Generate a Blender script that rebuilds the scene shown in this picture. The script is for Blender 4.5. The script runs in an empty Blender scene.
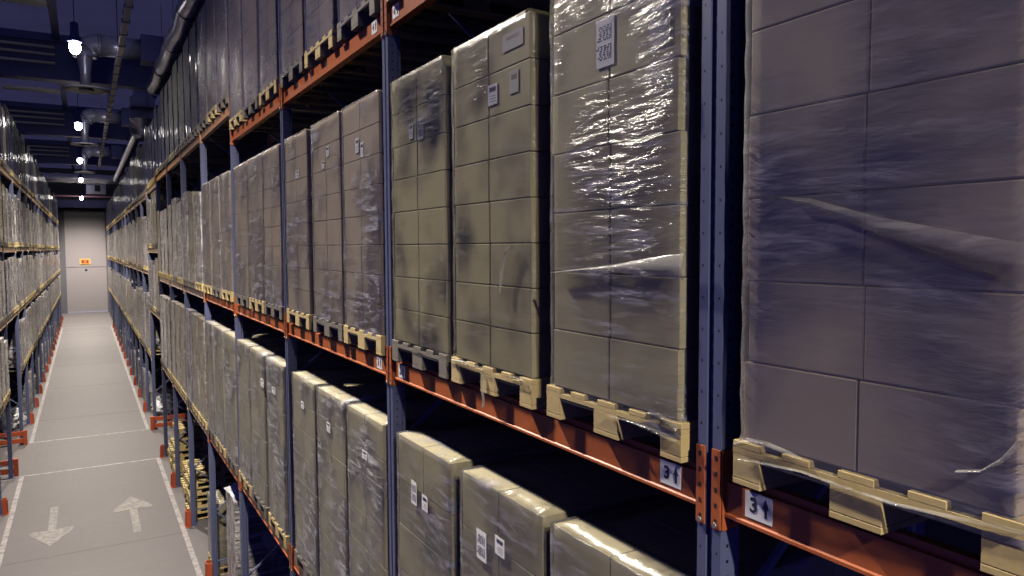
import bpy, bmesh, math, random
from mathutils import Matrix, Vector, noise

S = bpy.context.scene
C = S.collection
PI = math.pi
# ------------------------------------------------------------ camera
YAW, PITCH, ROLL, FPX, CAMZ = 0.527587, 0.0557536, -0.00476965, 733.37, 5.51
cam = bpy.data.objects.new('camera', bpy.data.cameras.new('camera'))
C.objects.link(cam)
Fv = Vector((math.sin(YAW) * math.cos(PITCH), math.cos(YAW) * math.cos(PITCH), -math.sin(PITCH)))
R0 = Vector((math.cos(YAW), -math.sin(YAW), 0))
U0 = R0.cross(Fv)
Rv = R0 * math.cos(ROLL) + U0 * math.sin(ROLL)
Uv = -R0 * math.sin(ROLL) + U0 * math.cos(ROLL)
cam.matrix_world = Matrix(((Rv.x, Uv.x, -Fv.x, 0), (Rv.y, Uv.y, -Fv.y, 0), (Rv.z, Uv.z, -Fv.z, CAMZ), (0, 0, 0, 1)))
cam.data.sensor_width = 36
cam.data.lens = FPX * 36 / 1024
cam.data.clip_start = 0.05
cam.data.clip_end = 300
S.camera = cam
# ------------------------------------------------------------ world and exposure
W = bpy.data.worlds.new('hall_air'); S.world = W; W.use_nodes = True
bg = W.node_tree.nodes['Background']
bg.inputs[0].default_value = (0.13, 0.13, 0.80, 1)
bg.inputs[1].default_value = 0.26
S.view_settings.view_transform = 'Standard'
S.view_settings.look = 'None'
S.view_settings.exposure = 0.0
S.view_settings.gamma = 1.0
S.view_settings.use_curve_mapping = False
S.cycles.use_denoising = True
S.cycles.max_bounces = 7
S.cycles.diffuse_bounces = 0
S.cycles.glossy_bounces = 3
S.cycles.transparent_max_bounces = 12
S.cycles.sample_clamp_indirect = 4.0
LAMP_W = 90.0          # spot in every high bay lamp
LAMP_E = 42.0           # glowing bulb
LAMP_COL = (1.0, 0.90, 0.78)
LAMPS_Y = [-5.6, 7.9, 21.4, 34.9, 48.4, 61.9, 68.6]
LAMP_Z = 10.5

# ------------------------------------------------------------ materials
def nt(name):
    m = bpy.data.materials.new(name); m.use_nodes = True
    t = m.node_tree; b = t.nodes['Principled BSDF']
    return m, t, b
def L(t, a, b): t.links.new(a, b)
def node(t, kind, **kw):
    n = t.nodes.new(kind)
    for k, v in kw.items():
        if k.startswith('i_'):
            key = k[2:]
            n.inputs[int(key) if key.isdigit() else key].default_value = v
        else: setattr(n, k, v)
    return n
def math_(t, op, a, b=None, c=None, clamp=False):
    n = t.nodes.new('ShaderNodeMath'); n.operation = op; n.use_clamp = clamp
    for i, v in enumerate((a, b, c)):
        if v is None: continue
        if isinstance(v, (int, float)): n.inputs[i].default_value = v
        else: t.links.new(v, n.inputs[i])
    return n.outputs[0]
def mixc(t, f, a, b, mode='MIX'):
    n = t.nodes.new('ShaderNodeMix'); n.data_type = 'RGBA'; n.blend_type = mode
    if isinstance(f, (int, float)): n.inputs[0].default_value = f
    else: t.links.new(f, n.inputs[0])
    for i, v in ((6, a), (7, b)):
        if isinstance(v, tuple): n.inputs[i].default_value = v
        else: t.links.new(v, n.inputs[i])
    return n.outputs[2]
def ocoord(t, scale=(1, 1, 1), rot=(0, 0, 0), rnd=True):
    tc = t.nodes.new('ShaderNodeTexCoord')
    mp = t.nodes.new('ShaderNodeMapping')
    mp.inputs['Scale'].default_value = scale; mp.inputs['Rotation'].default_value = rot
    L(t, tc.outputs['Object'], mp.inputs['Vector'])
    if rnd:
        oi = t.nodes.new('ShaderNodeObjectInfo')
        ad = t.nodes.new('ShaderNodeVectorMath'); ad.operation = 'ADD'
        mu = math_(t, 'MULTIPLY', oi.outputs['Random'], 37.0)
        L(t, mp.outputs[0], ad.inputs[0]); L(t, mu, ad.inputs[1])
        return ad.outputs[0], oi.outputs['Random']
    return mp.outputs[0], None
def noise_(t, vec, scale, detail=3, rough=.5, dist=0):
    n = node(t, 'ShaderNodeTexNoise', i_Scale=scale, i_Detail=detail, i_Roughness=rough, i_Distortion=dist)
    L(t, vec, n.inputs['Vector']); return n.outputs['Fac']
def ramp(t, f, stops):
    n = t.nodes.new('ShaderNodeValToRGB'); e = n.color_ramp.elements
    while len(e) < len(stops): e.new(.5)
    for k, (p, c) in enumerate(stops):
        e[k].position = p; e[k].color = c if len(c) == 4 else (*c, 1)
    L(t, f, n.inputs[0]); return n.outputs[0]
def g4(v): return (v, v, v, 1)
def bump(t, b, h, s, d=.01):
    n = node(t, 'ShaderNodeBump', i_Strength=s, i_Distance=d)
    L(t, h, n.inputs['Height']); L(t, n.outputs[0], b.inputs['Normal'])

def plain(name, col, rough=.6, metal=0, var=.15, nscale=6, spec=.5, bmp=0):
    m, t, b = nt(name)
    v, r = ocoord(t)
    f = noise_(t, v, nscale, 4)
    c0 = tuple(x * (1 - var) for x in col) + (1,); c1 = tuple(min(1, x * (1 + var)) for x in col) + (1,)
    L(t, mixc(t, f, c0, c1), b.inputs['Base Color'])
    b.inputs['Roughness'].default_value = rough; b.inputs['Metallic'].default_value = metal
    b.inputs['Specular IOR Level'].default_value = spec
    if bmp: bump(t, b, f, bmp, .004)
    return m
M = {}
# corrugated board: warm tan with blotches and a per-box tint
def carton_mat(name, c0, c1, coat):
    m, t, b = nt(name)
    v, r = ocoord(t)
    f = noise_(t, v, 3.2, 4, .6)
    c = mixc(t, f, c0, c1)
    c = mixc(t, math_(t, 'MULTIPLY', r, .25), c, tuple(x * .7 for x in c1[:3]) + (1,))
    # faint scuffs
    v2, _ = ocoord(t, (3, 1.2, 9))
    s = ramp(t, noise_(t, v2, 2.2, 5, .6), [(.60, g4(0)), (.68, g4(1))])
    c = mixc(t, math_(t, 'MULTIPLY', s, .18), c, (.09, .08, .10, 1))
    L(t, c, b.inputs['Base Color'])
    b.inputs['Roughness'].default_value = .62
    b.inputs['Coat Weight'].default_value = coat; b.inputs['Coat Roughness'].default_value = .3
    bump(t, b, f, .15, .01)
    return m
M['carton'] = carton_mat('brown_carton', (.38, .335, .175, 1), (.475, .42, .235, 1), .0)
M['carton_dark'] = carton_mat('dull_carton', (.34, .27, .18, 1), (.42, .34, .24, 1), .0)
M['tape'] = plain('parcel_tape', (.33, .25, .15), .25)
# stretch film over near loads: mostly clear, streaked with milky wrinkles that glint
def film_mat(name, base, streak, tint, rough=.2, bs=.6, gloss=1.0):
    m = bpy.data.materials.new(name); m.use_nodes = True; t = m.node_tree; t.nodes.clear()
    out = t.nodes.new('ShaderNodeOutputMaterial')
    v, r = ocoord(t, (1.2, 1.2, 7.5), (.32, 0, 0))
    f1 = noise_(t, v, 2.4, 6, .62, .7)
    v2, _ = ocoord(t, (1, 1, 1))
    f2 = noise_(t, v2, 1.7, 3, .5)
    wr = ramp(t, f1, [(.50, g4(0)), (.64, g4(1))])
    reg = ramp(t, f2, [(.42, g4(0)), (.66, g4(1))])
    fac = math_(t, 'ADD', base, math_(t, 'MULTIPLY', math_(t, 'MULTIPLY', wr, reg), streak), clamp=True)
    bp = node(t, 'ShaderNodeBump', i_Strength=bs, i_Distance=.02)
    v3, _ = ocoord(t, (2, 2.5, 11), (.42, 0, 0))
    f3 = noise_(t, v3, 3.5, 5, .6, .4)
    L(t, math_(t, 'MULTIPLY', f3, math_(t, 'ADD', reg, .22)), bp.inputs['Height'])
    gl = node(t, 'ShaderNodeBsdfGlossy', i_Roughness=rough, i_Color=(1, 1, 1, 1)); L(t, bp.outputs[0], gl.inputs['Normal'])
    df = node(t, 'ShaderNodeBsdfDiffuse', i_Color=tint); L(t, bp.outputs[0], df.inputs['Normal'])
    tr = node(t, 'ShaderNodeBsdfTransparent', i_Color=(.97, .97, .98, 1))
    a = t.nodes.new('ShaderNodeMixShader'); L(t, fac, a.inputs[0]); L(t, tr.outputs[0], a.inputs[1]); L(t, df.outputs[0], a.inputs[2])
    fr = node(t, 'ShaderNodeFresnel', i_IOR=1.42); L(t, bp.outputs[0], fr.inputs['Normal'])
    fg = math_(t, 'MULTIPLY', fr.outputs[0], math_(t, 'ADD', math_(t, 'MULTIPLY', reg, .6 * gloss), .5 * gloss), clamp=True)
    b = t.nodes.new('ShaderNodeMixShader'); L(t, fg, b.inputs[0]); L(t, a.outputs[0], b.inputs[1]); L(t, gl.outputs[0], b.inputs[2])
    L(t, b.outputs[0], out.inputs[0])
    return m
M['film'] = film_mat('clear_stretch_film', .08, .62, (.38, .37, .46, 1), .2, .6, .8)  # cool tints of these films paint in the blue fill light
M['film_blue'] = film_mat('blue_fill_tinted_film', .34, .45, (.13, .135, .24, 1), .12, .7, .4)  # blue fill on the top level put into the film tint
M['film_calm'] = film_mat('taut_stretch_film', .13, .25, (.36, .34, .46, 1), .28, .28)
M['film_clean'] = film_mat('clean_stretch_film', .03, .25, (.5, .5, .5, 1))
M['film_milky'] = film_mat('milky_stretch_film', .12, .75, (.50, .49, .52, 1), .22, .8)
M['film_fold'] = film_mat('gathered_film', .35, .5, (.62, .60, .55, 1), .2, .6)
M['film_foot'] = film_mat('shiny_gathered_film', .10, .8, (.66, .64, .60, 1), .16, 1.0)
M['film_thin'] = film_mat('thin_gathered_film', .10, .3, (.36, .34, .36, 1), .3, .5)
# wrapped stack seen at a distance: cartons and film in one skin
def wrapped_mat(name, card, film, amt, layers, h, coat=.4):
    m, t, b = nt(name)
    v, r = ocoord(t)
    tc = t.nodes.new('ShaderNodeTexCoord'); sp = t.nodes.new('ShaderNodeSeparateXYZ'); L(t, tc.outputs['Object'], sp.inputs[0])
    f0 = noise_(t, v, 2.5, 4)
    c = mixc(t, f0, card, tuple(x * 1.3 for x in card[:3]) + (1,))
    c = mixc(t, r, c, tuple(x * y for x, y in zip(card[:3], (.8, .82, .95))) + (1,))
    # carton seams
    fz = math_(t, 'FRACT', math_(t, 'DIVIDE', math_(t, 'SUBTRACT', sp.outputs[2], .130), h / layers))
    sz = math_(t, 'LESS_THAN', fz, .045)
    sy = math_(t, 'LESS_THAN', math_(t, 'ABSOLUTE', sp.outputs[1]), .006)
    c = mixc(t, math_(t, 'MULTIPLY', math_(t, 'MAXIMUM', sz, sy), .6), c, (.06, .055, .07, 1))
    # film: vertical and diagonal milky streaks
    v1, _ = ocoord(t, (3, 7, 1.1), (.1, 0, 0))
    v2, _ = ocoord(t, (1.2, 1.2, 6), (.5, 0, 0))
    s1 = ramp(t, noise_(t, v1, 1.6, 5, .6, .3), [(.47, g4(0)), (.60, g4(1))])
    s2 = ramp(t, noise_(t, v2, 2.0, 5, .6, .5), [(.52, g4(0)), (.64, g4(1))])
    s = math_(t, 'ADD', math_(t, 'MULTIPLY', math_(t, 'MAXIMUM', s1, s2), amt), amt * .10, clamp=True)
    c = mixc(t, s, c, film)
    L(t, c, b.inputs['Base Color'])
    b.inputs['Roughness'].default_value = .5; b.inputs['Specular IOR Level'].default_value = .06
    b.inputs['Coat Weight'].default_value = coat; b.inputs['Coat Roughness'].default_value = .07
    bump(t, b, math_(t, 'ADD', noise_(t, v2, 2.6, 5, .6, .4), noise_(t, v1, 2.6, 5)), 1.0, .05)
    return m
M['wrap_tan'] = wrapped_mat('film_wrapped_tan_cartons', (.19, .155, .10, 1), (.40, .38, .36, 1), .7, 8, 1.57)
M['wrap_grey'] = wrapped_mat('film_wrapped_grey_cartons', (.09, .085, .12, 1), (.42, .40, .40, 1), .85, 7, 1.6)
M['wrap_blue'] = wrapped_mat('film_wrapped_shade_tinted_cartons', (.018, .021, .06, 1), (.07, .074, .14, 1), .8, 6, 1.6, .13)  # navy shade of the top level put into card and film colours
M['wrap_pale'] = wrapped_mat('film_wrapped_pale_cartons', (.15, .14, .14, 1), (.54, .51, .49, 1), .9, 6, 1.5)

# pallet wood
m, t, b = nt('pallet_wood'); v, r = ocoord(t, (2, 14, 14)); f = noise_(t, v, 2.0, 5, .6)
v2, _ = ocoord(t); f2 = noise_(t, v2, 3, 3)
c = mixc(t, f, (.48, .35, .12, 1), (.70, .54, .23, 1)); c = mixc(t, math_(t, 'MULTIPLY', f2, .5), c, (.40, .33, .22, 1))
L(t, c, b.inputs['Base Color']); b.inputs['Roughness'].default_value = .75; bump(t, b, f, .3, .004); M['wood'] = m
M['wood_dull'] = plain('grey_weathered_pallet_wood', (.17, .15, .125), .8, 0, .3, 9)
# rack posts: blue enamel with punched holes
m, t, b = nt('blue_perforated_steel')
tc = t.nodes.new('ShaderNodeTexCoord'); sp = t.nodes.new('ShaderNodeSeparateXYZ'); L(t, tc.outputs['Object'], sp.inputs[0])
X_, Y_, Z_ = sp.outputs
def band(a, c, hw): return math_(t, 'LESS_THAN', math_(t, 'ABSOLUTE', math_(t, 'SUBTRACT', a, c)), hw)
fz = math_(t, 'ABSOLUTE', math_(t, 'SUBTRACT', math_(t, 'FRACT', math_(t, 'DIVIDE', Z_, .05)), .5))
fz2 = math_(t, 'ABSOLUTE', math_(t, 'SUBTRACT', math_(t, 'FRACT', math_(t, 'DIVIDE', Z_, .1)), .5))
dot = math_(t, 'LESS_THAN', fz, .10); dot2 = math_(t, 'LESS_THAN', fz2, .04); slot = math_(t, 'LESS_THAN', fz, .28)
front = math_(t, 'LESS_THAN', X_, .003)
h1 = math_(t, 'MULTIPLY', math_(t, 'MULTIPLY', front, dot2), math_(t, 'MAXIMUM', band(Y_, .036, .0035), band(Y_, -.034, .0035)))
h2 = math_(t, 'MULTIPLY', slot, band(Y_, 0, .005))
h3 = math_(t, 'MULTIPLY', dot, math_(t, 'MAXIMUM', band(X_, .03, .005), band(X_, .07, .004)))
hh = math_(t, 'MAXIMUM', math_(t, 'MAXIMUM', h1, h2), h3)
v, r = ocoord(t); f = noise_(t, v, 5, 4)
c = mixc(t, f, (.095, .11, .21, 1), (.13, .145, .25, 1))
c = mixc(t, hh, c, (.005, .005, .01, 1)); L(t, c, b.inputs['Base Color'])
b.inputs['Roughness'].default_value = .38; b.inputs['Metallic'].default_value = .15; M['post'] = m
M['blue'] = plain('blue_enamel', (.075, .10, .28), .4)
M['brace'] = plain('blue_grey_brace_steel', (.16, .18, .30), .4, .2)
M['orange'] = plain('orange_enamel', (.44, .115, .035), .42, 0, .12, 4)
M['orange_pale'] = plain('glare_paled_orange_enamel', (.55, .27, .13), .45, 0, .15, 4)  # orange beam paled to carry lamp glare in its colour
M['beam_glare'] = plain('glare_beige_orange_enamel', (.46, .32, .23), .5, 0, .12, 4)  # lamp glare on far orange beams put into a paler colour
M['guard'] = plain('orange_red_guard_paint', (.46, .085, .03), .5)
M['white'] = plain('white_label_paper', (.78, .77, .76), .6, 0, .03)
M['pale_label'] = plain('pale_label_under_film', (.50, .47, .43), .5, 0, .05)
M['side_sticker'] = plain('blue_grey_sticker', (.36, .42, .52), .4, 0, .05)
M['ink'] = plain('dark_ink', (.012, .014, .05), .6)
M['bolt'] = plain('zinc_bolt', (.6, .58, .5), .3, .8)
M['foil'] = plain('foil_duct_skin', (.62, .62, .72), .3, .45, .25, 8, .5, .9)
M['duct'] = plain('galvanised_duct', (.48, .49, .66), .32, .5, .2, 5, .5, .3)
M['disc'] = plain('pale_diffuser_plate', (.60, .60, .70), .5)
M['navy_steel'] = plain('navy_girder_paint', (.09, .10, .30), .55, 0, .2, 3)
M['tray'] = plain('pale_trunking', (.80, .75, .70), .5, 0, .1)
M['crumple'] = plain('crumpled_white_film', (.62, .62, .64), .25, 0, .15, 9, .6, 1.0)
M['pipe'] = plain('pink_white_pipe_paint', (.62, .33, .42), .5)
M['sign_orange'] = plain('orange_sign_face', (.75, .16, .05), .5)
M['sign_yellow'] = plain('yellow_sign_edge', (.75, .52, .12), .5)
M['black'] = plain('black_fitting', (.015, .015, .03), .5)

# floor: worn power-floated concrete
m, t, b = nt('worn_concrete_floor')
tc = t.nodes.new('ShaderNodeTexCoord')
f1 = noise_(t, tc.outputs['Object'], .55, 6, .6); f2 = noise_(t, tc.outputs['Object'], 7, 5, .65)
c = mixc(t, f1, (.125, .117, .118, 1), (.165, .15, .153, 1)); c = mixc(t, math_(t, 'MULTIPLY', f2, .35), c, (.18, .158, .165, 1))
mp = t.nodes.new('ShaderNodeMapping'); mp.inputs['Scale'].default_value = (.25, 3.2, 1); L(t, tc.outputs['Object'], mp.inputs[0])
f3 = noise_(t, mp.outputs[0], 1.5, 4, .6); c = mixc(t, math_(t, 'MULTIPLY', f3, .28), c, (.10, .105, .10, 1))
L(t, c, b.inputs['Base Color'])
L(t, math_(t, 'ADD', math_(t, 'MULTIPLY', f2, .2), .42), b.inputs['Roughness']); b.inputs['Specular IOR Level'].default_value = .3; bump(t, b, f2, .08, .01); M['floor'] = m
m, t, b = nt('worn_white_floor_paint')
v, r = ocoord(t); f = ramp(t, noise_(t, v, 9, 6, .7), [(.42, g4(0)), (.56, g4(1))])
L(t, mixc(t, f, (.19, .178, .18, 1), (.36, .33, .33, 1)), b.inputs['Base Color']); b.inputs['Roughness'].default_value = .5; M['paint'] = m
m, t, b = nt('scuffed_floor_arrow_paint')
v, r = ocoord(t); f = ramp(t, noise_(t, v, 11, 6, .7), [(.44, g4(0)), (.60, g4(1))])
L(t, mixc(t, f, (.155, .145, .142, 1), (.27, .25, .23, 1)), b.inputs['Base Color']); b.inputs['Roughness'].default_value = .5; M['scuffed'] = m
M['joint'] = plain('dark_floor_joint', (.13, .13, .13), .7)
M['ceil'] = plain('blue_grey_ceiling_sheet', (.13, .14, .36), .7, 0, .25, 2)
m = bpy.data.materials.new('see_through_fill_ceiling'); m.use_nodes = True; t = m.node_tree; t.nodes.clear()  # ceiling made see-through, added to let blue fill light in
out = t.nodes.new('ShaderNodeOutputMaterial'); v, r = ocoord(t); f = noise_(t, v, .8, 4)
tr = t.nodes.new('ShaderNodeBsdfTransparent'); L(t, mixc(t, f, (.80, .80, .52, 1), (.98, .98, .66, 1)), tr.inputs[0])
df = node(t, 'ShaderNodeBsdfDiffuse', i_Color=(.13, .14, .30, 1))
a = node(t, 'ShaderNodeMixShader'); a.inputs[0].default_value = .1
L(t, tr.outputs[0], a.inputs[1]); L(t, df.outputs[0], a.inputs[2]); L(t, a.outputs[0], out.inputs[0]); M['roof_sheet'] = m
M['wall'] = plain('dark_blue_wall', (.035, .035, .09), .8)
M['wall_end'] = plain('grey_end_wall', (.11, .11, .125), .8, 0, .08)
M['door'] = plain('pale_door_panel', (.29, .265, .28), .5, 0, .03, 1)
m, t, b = nt('lamp_glow'); b.inputs['Base Color'].default_value = (1, 1, 1, 1)
b.inputs['Emission Color'].default_value = (1, .93, .88, 1); b.inputs['Emission Strength'].default_value = LAMP_E; M['glow'] = m

# ------------------------------------------------------------ mesh helpers
def box(bm, x0, x1, y0, y1, z0, z1, mat=None):
    vs = [bm.verts.new(p) for p in ((x0, y0, z0), (x1, y0, z0), (x1, y1, z0), (x0, y1, z0), (x0, y0, z1), (x1, y0, z1), (x1, y1, z1), (x0, y1, z1))]
    for q in ((3, 2, 1, 0), (4, 5, 6, 7), (0, 1, 5, 4), (1, 2, 6, 5), (2, 3, 7, 6), (3, 0, 4, 7)):
        f = bm.faces.new([vs[i] for i in q])
        if mat is not None: f.material_index = mat
    return vs
def bar(bm, a, b, w, h=None):
    h = h or w; a = Vector(a); b = Vector(b); d = (b - a).normalized()
    up = Vector((0, 0, 1)) if abs(d.z) < .95 else Vector((1, 0, 0))
    s = d.cross(up).normalized() * w / 2; u = s.cross(d).normalized() * h / 2
    r = []
    for p in (a, b): r.append([bm.verts.new(p + s * i + u * j) for i, j in ((-1, -1), (1, -1), (1, 1), (-1, 1))])
    bm.faces.new(r[0][::-1]); bm.faces.new(r[1])
    for k in range(4): bm.faces.new((r[0][k], r[0][(k + 1) % 4], r[1][(k + 1) % 4], r[1][k]))
def tube(bm, pts, rad, n=16, rib=0, caps=True):
    pts = [Vector(p) for p in pts]; rings = []
    for i, p in enumerate(pts):
        d = (pts[min(i + 1, len(pts) - 1)] - pts[max(i - 1, 0)]).normalized()
        up = Vector((0, 0, 1)) if abs(d.z) < .9 else Vector((1, 0, 0))
        s = d.cross(up).normalized(); u = s.cross(d).normalized()
        r = (rad[i] if isinstance(rad, (list, tuple)) else rad) * (1 - (rib if i % 2 else 0))
        rings.append([bm.verts.new(p + (s * math.cos(2 * PI * k / n) + u * math.sin(2 * PI * k / n)) * r) for k in range(n)])
    for a, b in zip(rings, rings[1:]):
        for k in range(n):
            f = bm.faces.new((a[k], b[k], b[(k + 1) % n], a[(k + 1) % n])); f.smooth = True
    if caps: bm.faces.new(rings[0]); bm.faces.new(rings[-1][::-1])
def lathe(bm, prof, n=24, cx=0, cy=0):
    rings = [[bm.verts.new((cx + r * math.cos(2 * PI * k / n), cy + r * math.sin(2 * PI * k / n), z)) for k in range(n)] for r, z in prof]
    for a, b in zip(rings, rings[1:]):
        for k in range(n):
            f = bm.faces.new((a[k], a[(k + 1) % n], b[(k + 1) % n], b[k])); f.smooth = True
    bm.faces.new(rings[0][::-1]); bm.faces.new(rings[-1])
def prism(bm, sec, a0, a1, axis='z'):
    # extrude a closed section
    def P(p, a): return {'z': (p[0], p[1], a), 'y': (p[0], a, p[1]), 'x': (a, p[0], p[1])}[axis]
    lo = [bm.verts.new(P(p, a0)) for p in sec]; hi = [bm.verts.new(P(p, a1)) for p in sec]
    bm.faces.new(lo[::-1]); bm.faces.new(hi)
    for k in range(len(sec)): bm.faces.new((lo[k], lo[(k + 1) % len(sec)], hi[(k + 1) % len(sec)], hi[k]))
def mesh(name, bm, mats, bevel=0):
    if bevel:
        bmesh.ops.bevel(bm, geom=list(bm.edges), offset=bevel, segments=2, affect='EDGES', profile=.5)
    bmesh.ops.recalc_face_normals(bm, faces=bm.faces)
    me = bpy.data.meshes.new(name); bm.to_mesh(me); bm.free()
    for mm in (mats if isinstance(mats, (list, tuple)) else [mats]): me.materials.append(mm)
    return me
def ob(name, me, parent=None, loc=(0, 0, 0), rz=0):
    o = bpy.data.objects.new(name, me); C.objects.link(o)
    o.location = loc; o.rotation_euler = (0, 0, rz)
    if parent: o.parent = parent
    return o
def tag(o, label, cat, group=None, kind=None):
    o['label'] = label; o['category'] = cat
    if group: o['group'] = group
    if kind: o['kind'] = kind
    return o
def struct(name, me, loc=(0, 0, 0)):
    o = ob(name, me, None, loc); o['kind'] = 'structure'; return o
def kids(o): return [c for c in ALLKIDS.get(o.name, [])]
ALLKIDS = {}
def reg(child, parent):
    ALLKIDS.setdefault(parent.name, []).append(child); return child
def part(name, me, parent, loc=(0, 0, 0), rz=0):
    return reg(ob(name, me, parent, loc, rz), parent)
def copy_tree(o, parent=None):
    c = o.copy(); C.objects.link(c)
    if parent: c.parent = parent; reg(c, parent)
    for k in list(kids(o)): copy_tree(k, c)
    return c
PROTO = []
def place(o, loc, rz=0, first=set()):
    # the first placement moves the prototype itself, later ones copy it
    if o.name in first: c = copy_tree(o)
    else: first.add(o.name); c = o
    c.location = loc; c.rotation_euler = (0, 0, rz); return c

PZ = .130                   # pallet height
# ------------------------------------------------------------ layout
RX = 1.676                  # front face of the right rack posts
LX = -1.65
P0, PITCH_Y = 1.65, 2.8
NEAR_R = [P0 + PITCH_Y * n for n in range(0, 8)]        # posts 0..7 before the cross aisle
FAR_0 = 24.75
NFAR = 16
FAR = [FAR_0 + .05 + PITCH_Y * n for n in range(NFAR + 1)]
ORD = ['first', 'second', 'third', 'fourth', 'fifth', 'sixth', 'seventh', 'eighth', 'ninth', 'tenth', 'eleventh',
       'twelfth', 'thirteenth', 'fourteenth', 'fifteenth', 'sixteenth', 'seventeenth', 'eighteenth']
BH = .13                    # beam height
def r_levels(bay, zone):
    if zone == 'near': return {2: 2.37, 3: 4.675, 4: 6.88 if bay < 3 else 7.25}
    if zone == 'bridge': return {2: 3.62, 3: 5.40, 4: 7.14}
    return {2: 2.12, 3: 4.72, 4: 7.04}
def l_levels(zone):
    return {2: 1.93, 3: 3.70, 4: 5.46, 5: 7.40} if zone != 'bridge' else {3: 3.70, 4: 5.44, 5: 7.40}
LEV = {1: 'floor level', 2: 'second level', 3: 'third level', 4: 'fourth level', 5: 'top level'}

# ------------------------------------------------------------ room
bm = bmesh.new(); box(bm, -8, 8, -12, 78, -.2, 0); struct('floor', mesh('floor', bm, M['floor']))
bm = bmesh.new(); box(bm, -8, 8, -6, 78, 12.4, 12.41)
struct('ceiling', mesh('ceiling', bm, M['roof_sheet']))
bm = bmesh.new(); box(bm, -8, -1.37, 73.7, 74, 0, 12.4); box(bm, 1.67, 8, 73.7, 74, 0, 12.4); box(bm, -1.37, 1.67, 73.7, 74, 8.9, 12.4)
struct('wall_end', mesh('wall_end', bm, M['wall_end']))
bm = bmesh.new(); box(bm, 8, 8.2, -6, 78, 0, 12.4); struct('wall_right', mesh('wall_right', bm, M['wall']))
bm = bmesh.new(); box(bm, -8.2, -8, 14, 78, 0, 12.4); struct('wall_left', mesh('wall_left', bm, M['wall']))
bm = bmesh.new(); box(bm, -1.37, 1.67, 73.75, 73.9, 0, 3.93); box(bm, -1.37, 1.67, 73.75, 73.9, 3.97, 8.9)
box(bm, -1.37, 1.67, 73.82, 73.9, 3.93, 3.97); door = struct('door_1', mesh('door_1', bm, M['door']))
bm = bmesh.new(); lathe(bm, [(.05, -.02), (.09, 0), (.05, .02)], 12); o = ob('door_handle', mesh('door_handle', bm, M['black']), door, (.12, 73.71, 3.70)); o.rotation_euler = (PI / 2, 0, 0)
bm = bmesh.new(); box(bm, -1.37, 1.67, 73.55, 73.7, 0, .12); struct('trim_1', mesh('trim_1', bm, M['duct']))

# floor paint: lines standing a hair proud of the slab
def floor_paint(name, rects, mat, label, cat, group=None):
    bm = bmesh.new()
    for x0, x1, y0, y1 in rects: box(bm, x0, x1, y0, y1, .0, .004)
    return tag(ob(name, mesh(name, bm, mat)), label, cat, group)
floor_paint('floor_line', [(1.47, 1.56, 5, 21.2)], M['paint'], 'long white floor line before the right rack, nearer than the cross aisle', 'floor marking')
floor_paint('floor_line', [(1.47, 1.56, 24.7, 60)], M['paint'], 'long white floor line along the right rack beyond the cross aisle', 'floor marking')
floor_paint('floor_line', [(-1.52, -1.43, 5, 21.2)], M['paint'], 'long white floor line before the left rack, nearer than the cross aisle', 'floor marking')
floor_paint('floor_line', [(-1.52, -1.43, 24.7, 60)], M['paint'], 'long white floor line along the left rack beyond the cross aisle', 'floor marking')
floor_paint('floor_line', [(-1.43, 1.47, 21.11, 21.2)], M['paint'], 'worn white line crossing the aisle at the near edge of the cross aisle', 'floor marking')
floor_paint('floor_line', [(-1.43, 1.47, 24.7, 24.79)], M['paint'], 'worn white line crossing the aisle at the far edge of the cross aisle', 'floor marking')
floor_paint('floor_line', [(-1.43, 1.47, 56.5, 56.62)], M['paint'], 'nearer of the two faint white lines across the far aisle end', 'floor marking')
floor_paint('floor_line', [(-1.43, 1.47, 59.9, 60.02)], M['paint'], 'farther of the two faint white lines across the far aisle end', 'floor marking')
def arrow(pts, label, rz, loc):
    bm = bmesh.new(); lo = [bm.verts.new((x, y, 0)) for x, y in pts]; hi = [bm.verts.new((x, y, .004)) for x, y in pts]
    bm.faces.new(lo[::-1]); bm.faces.new(hi)
    for k in range(len(pts)): bm.faces.new((lo[k], lo[(k + 1) % len(pts)], hi[(k + 1) % len(pts)], hi[k]))
    tag(ob('floor_arrow', mesh('floor_arrow', bm, M['scuffed']), None, loc, rz), label, 'floor marking')
ARW = [(-.07, -1.15), (.07, -1.15), (.07, .35), (.38, .30), (.34, .55), (0, 1.25), (-.34, .55), (-.38, .30), (-.07, .35)]
arrow(ARW, 'worn painted arrow on the left half of the aisle pointing to the viewer', PI, (-.72, 17.1, 0))
arrow(ARW, 'worn painted arrow on the right half of the aisle pointing away', 0, (.73, 16.9, 0))
# saw-cut joints in the slab
bm = bmesh.new()
for y in (15.3, 10.0, 27.8, 34, 40.5, 47, 53.5): box(bm, -1.62, 1.62, y, y + .012, 0, .003)
struct('trim_2', mesh('trim_2', bm, M['joint']))

# ------------------------------------------------------------ rack frames, beams, guards
FR_H = 8.9
sec = [(0, -.05), (0, -.013), (.014, -.010), (.014, .010), (0, .013), (0, .05), (.062, .05), (.068, .043), (.088, .043),
       (.088, .028), (.02, .024), (.02, -.024), (.088, -.028), (.088, -.043), (.068, -.043), (.062, -.05)]
bm = bmesh.new(); prism(bm, sec, .01, FR_H); ME_post = mesh('post', bm, M['post'])
bm = bmesh.new(); prism(bm, [(1.10 - x, y) for x, y in sec], .01, FR_H); ME_post2 = mesh('post', bm, M['post'])
bm = bmesh.new(); box(bm, 0, .11, -.07, .07, 0, .01); box(bm, 0, .09, .05, .056, .01, .1); ME_foot = mesh('foot_plate', bm, M['blue'])
def brace_me(z0, z1, off=0):
    bm = bmesh.new(); bar(bm, (.075, off, z0), (1.03, off, z1), .022, .022); return mesh('brace', bm, M['brace'])
braces = []
z = .35
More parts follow.
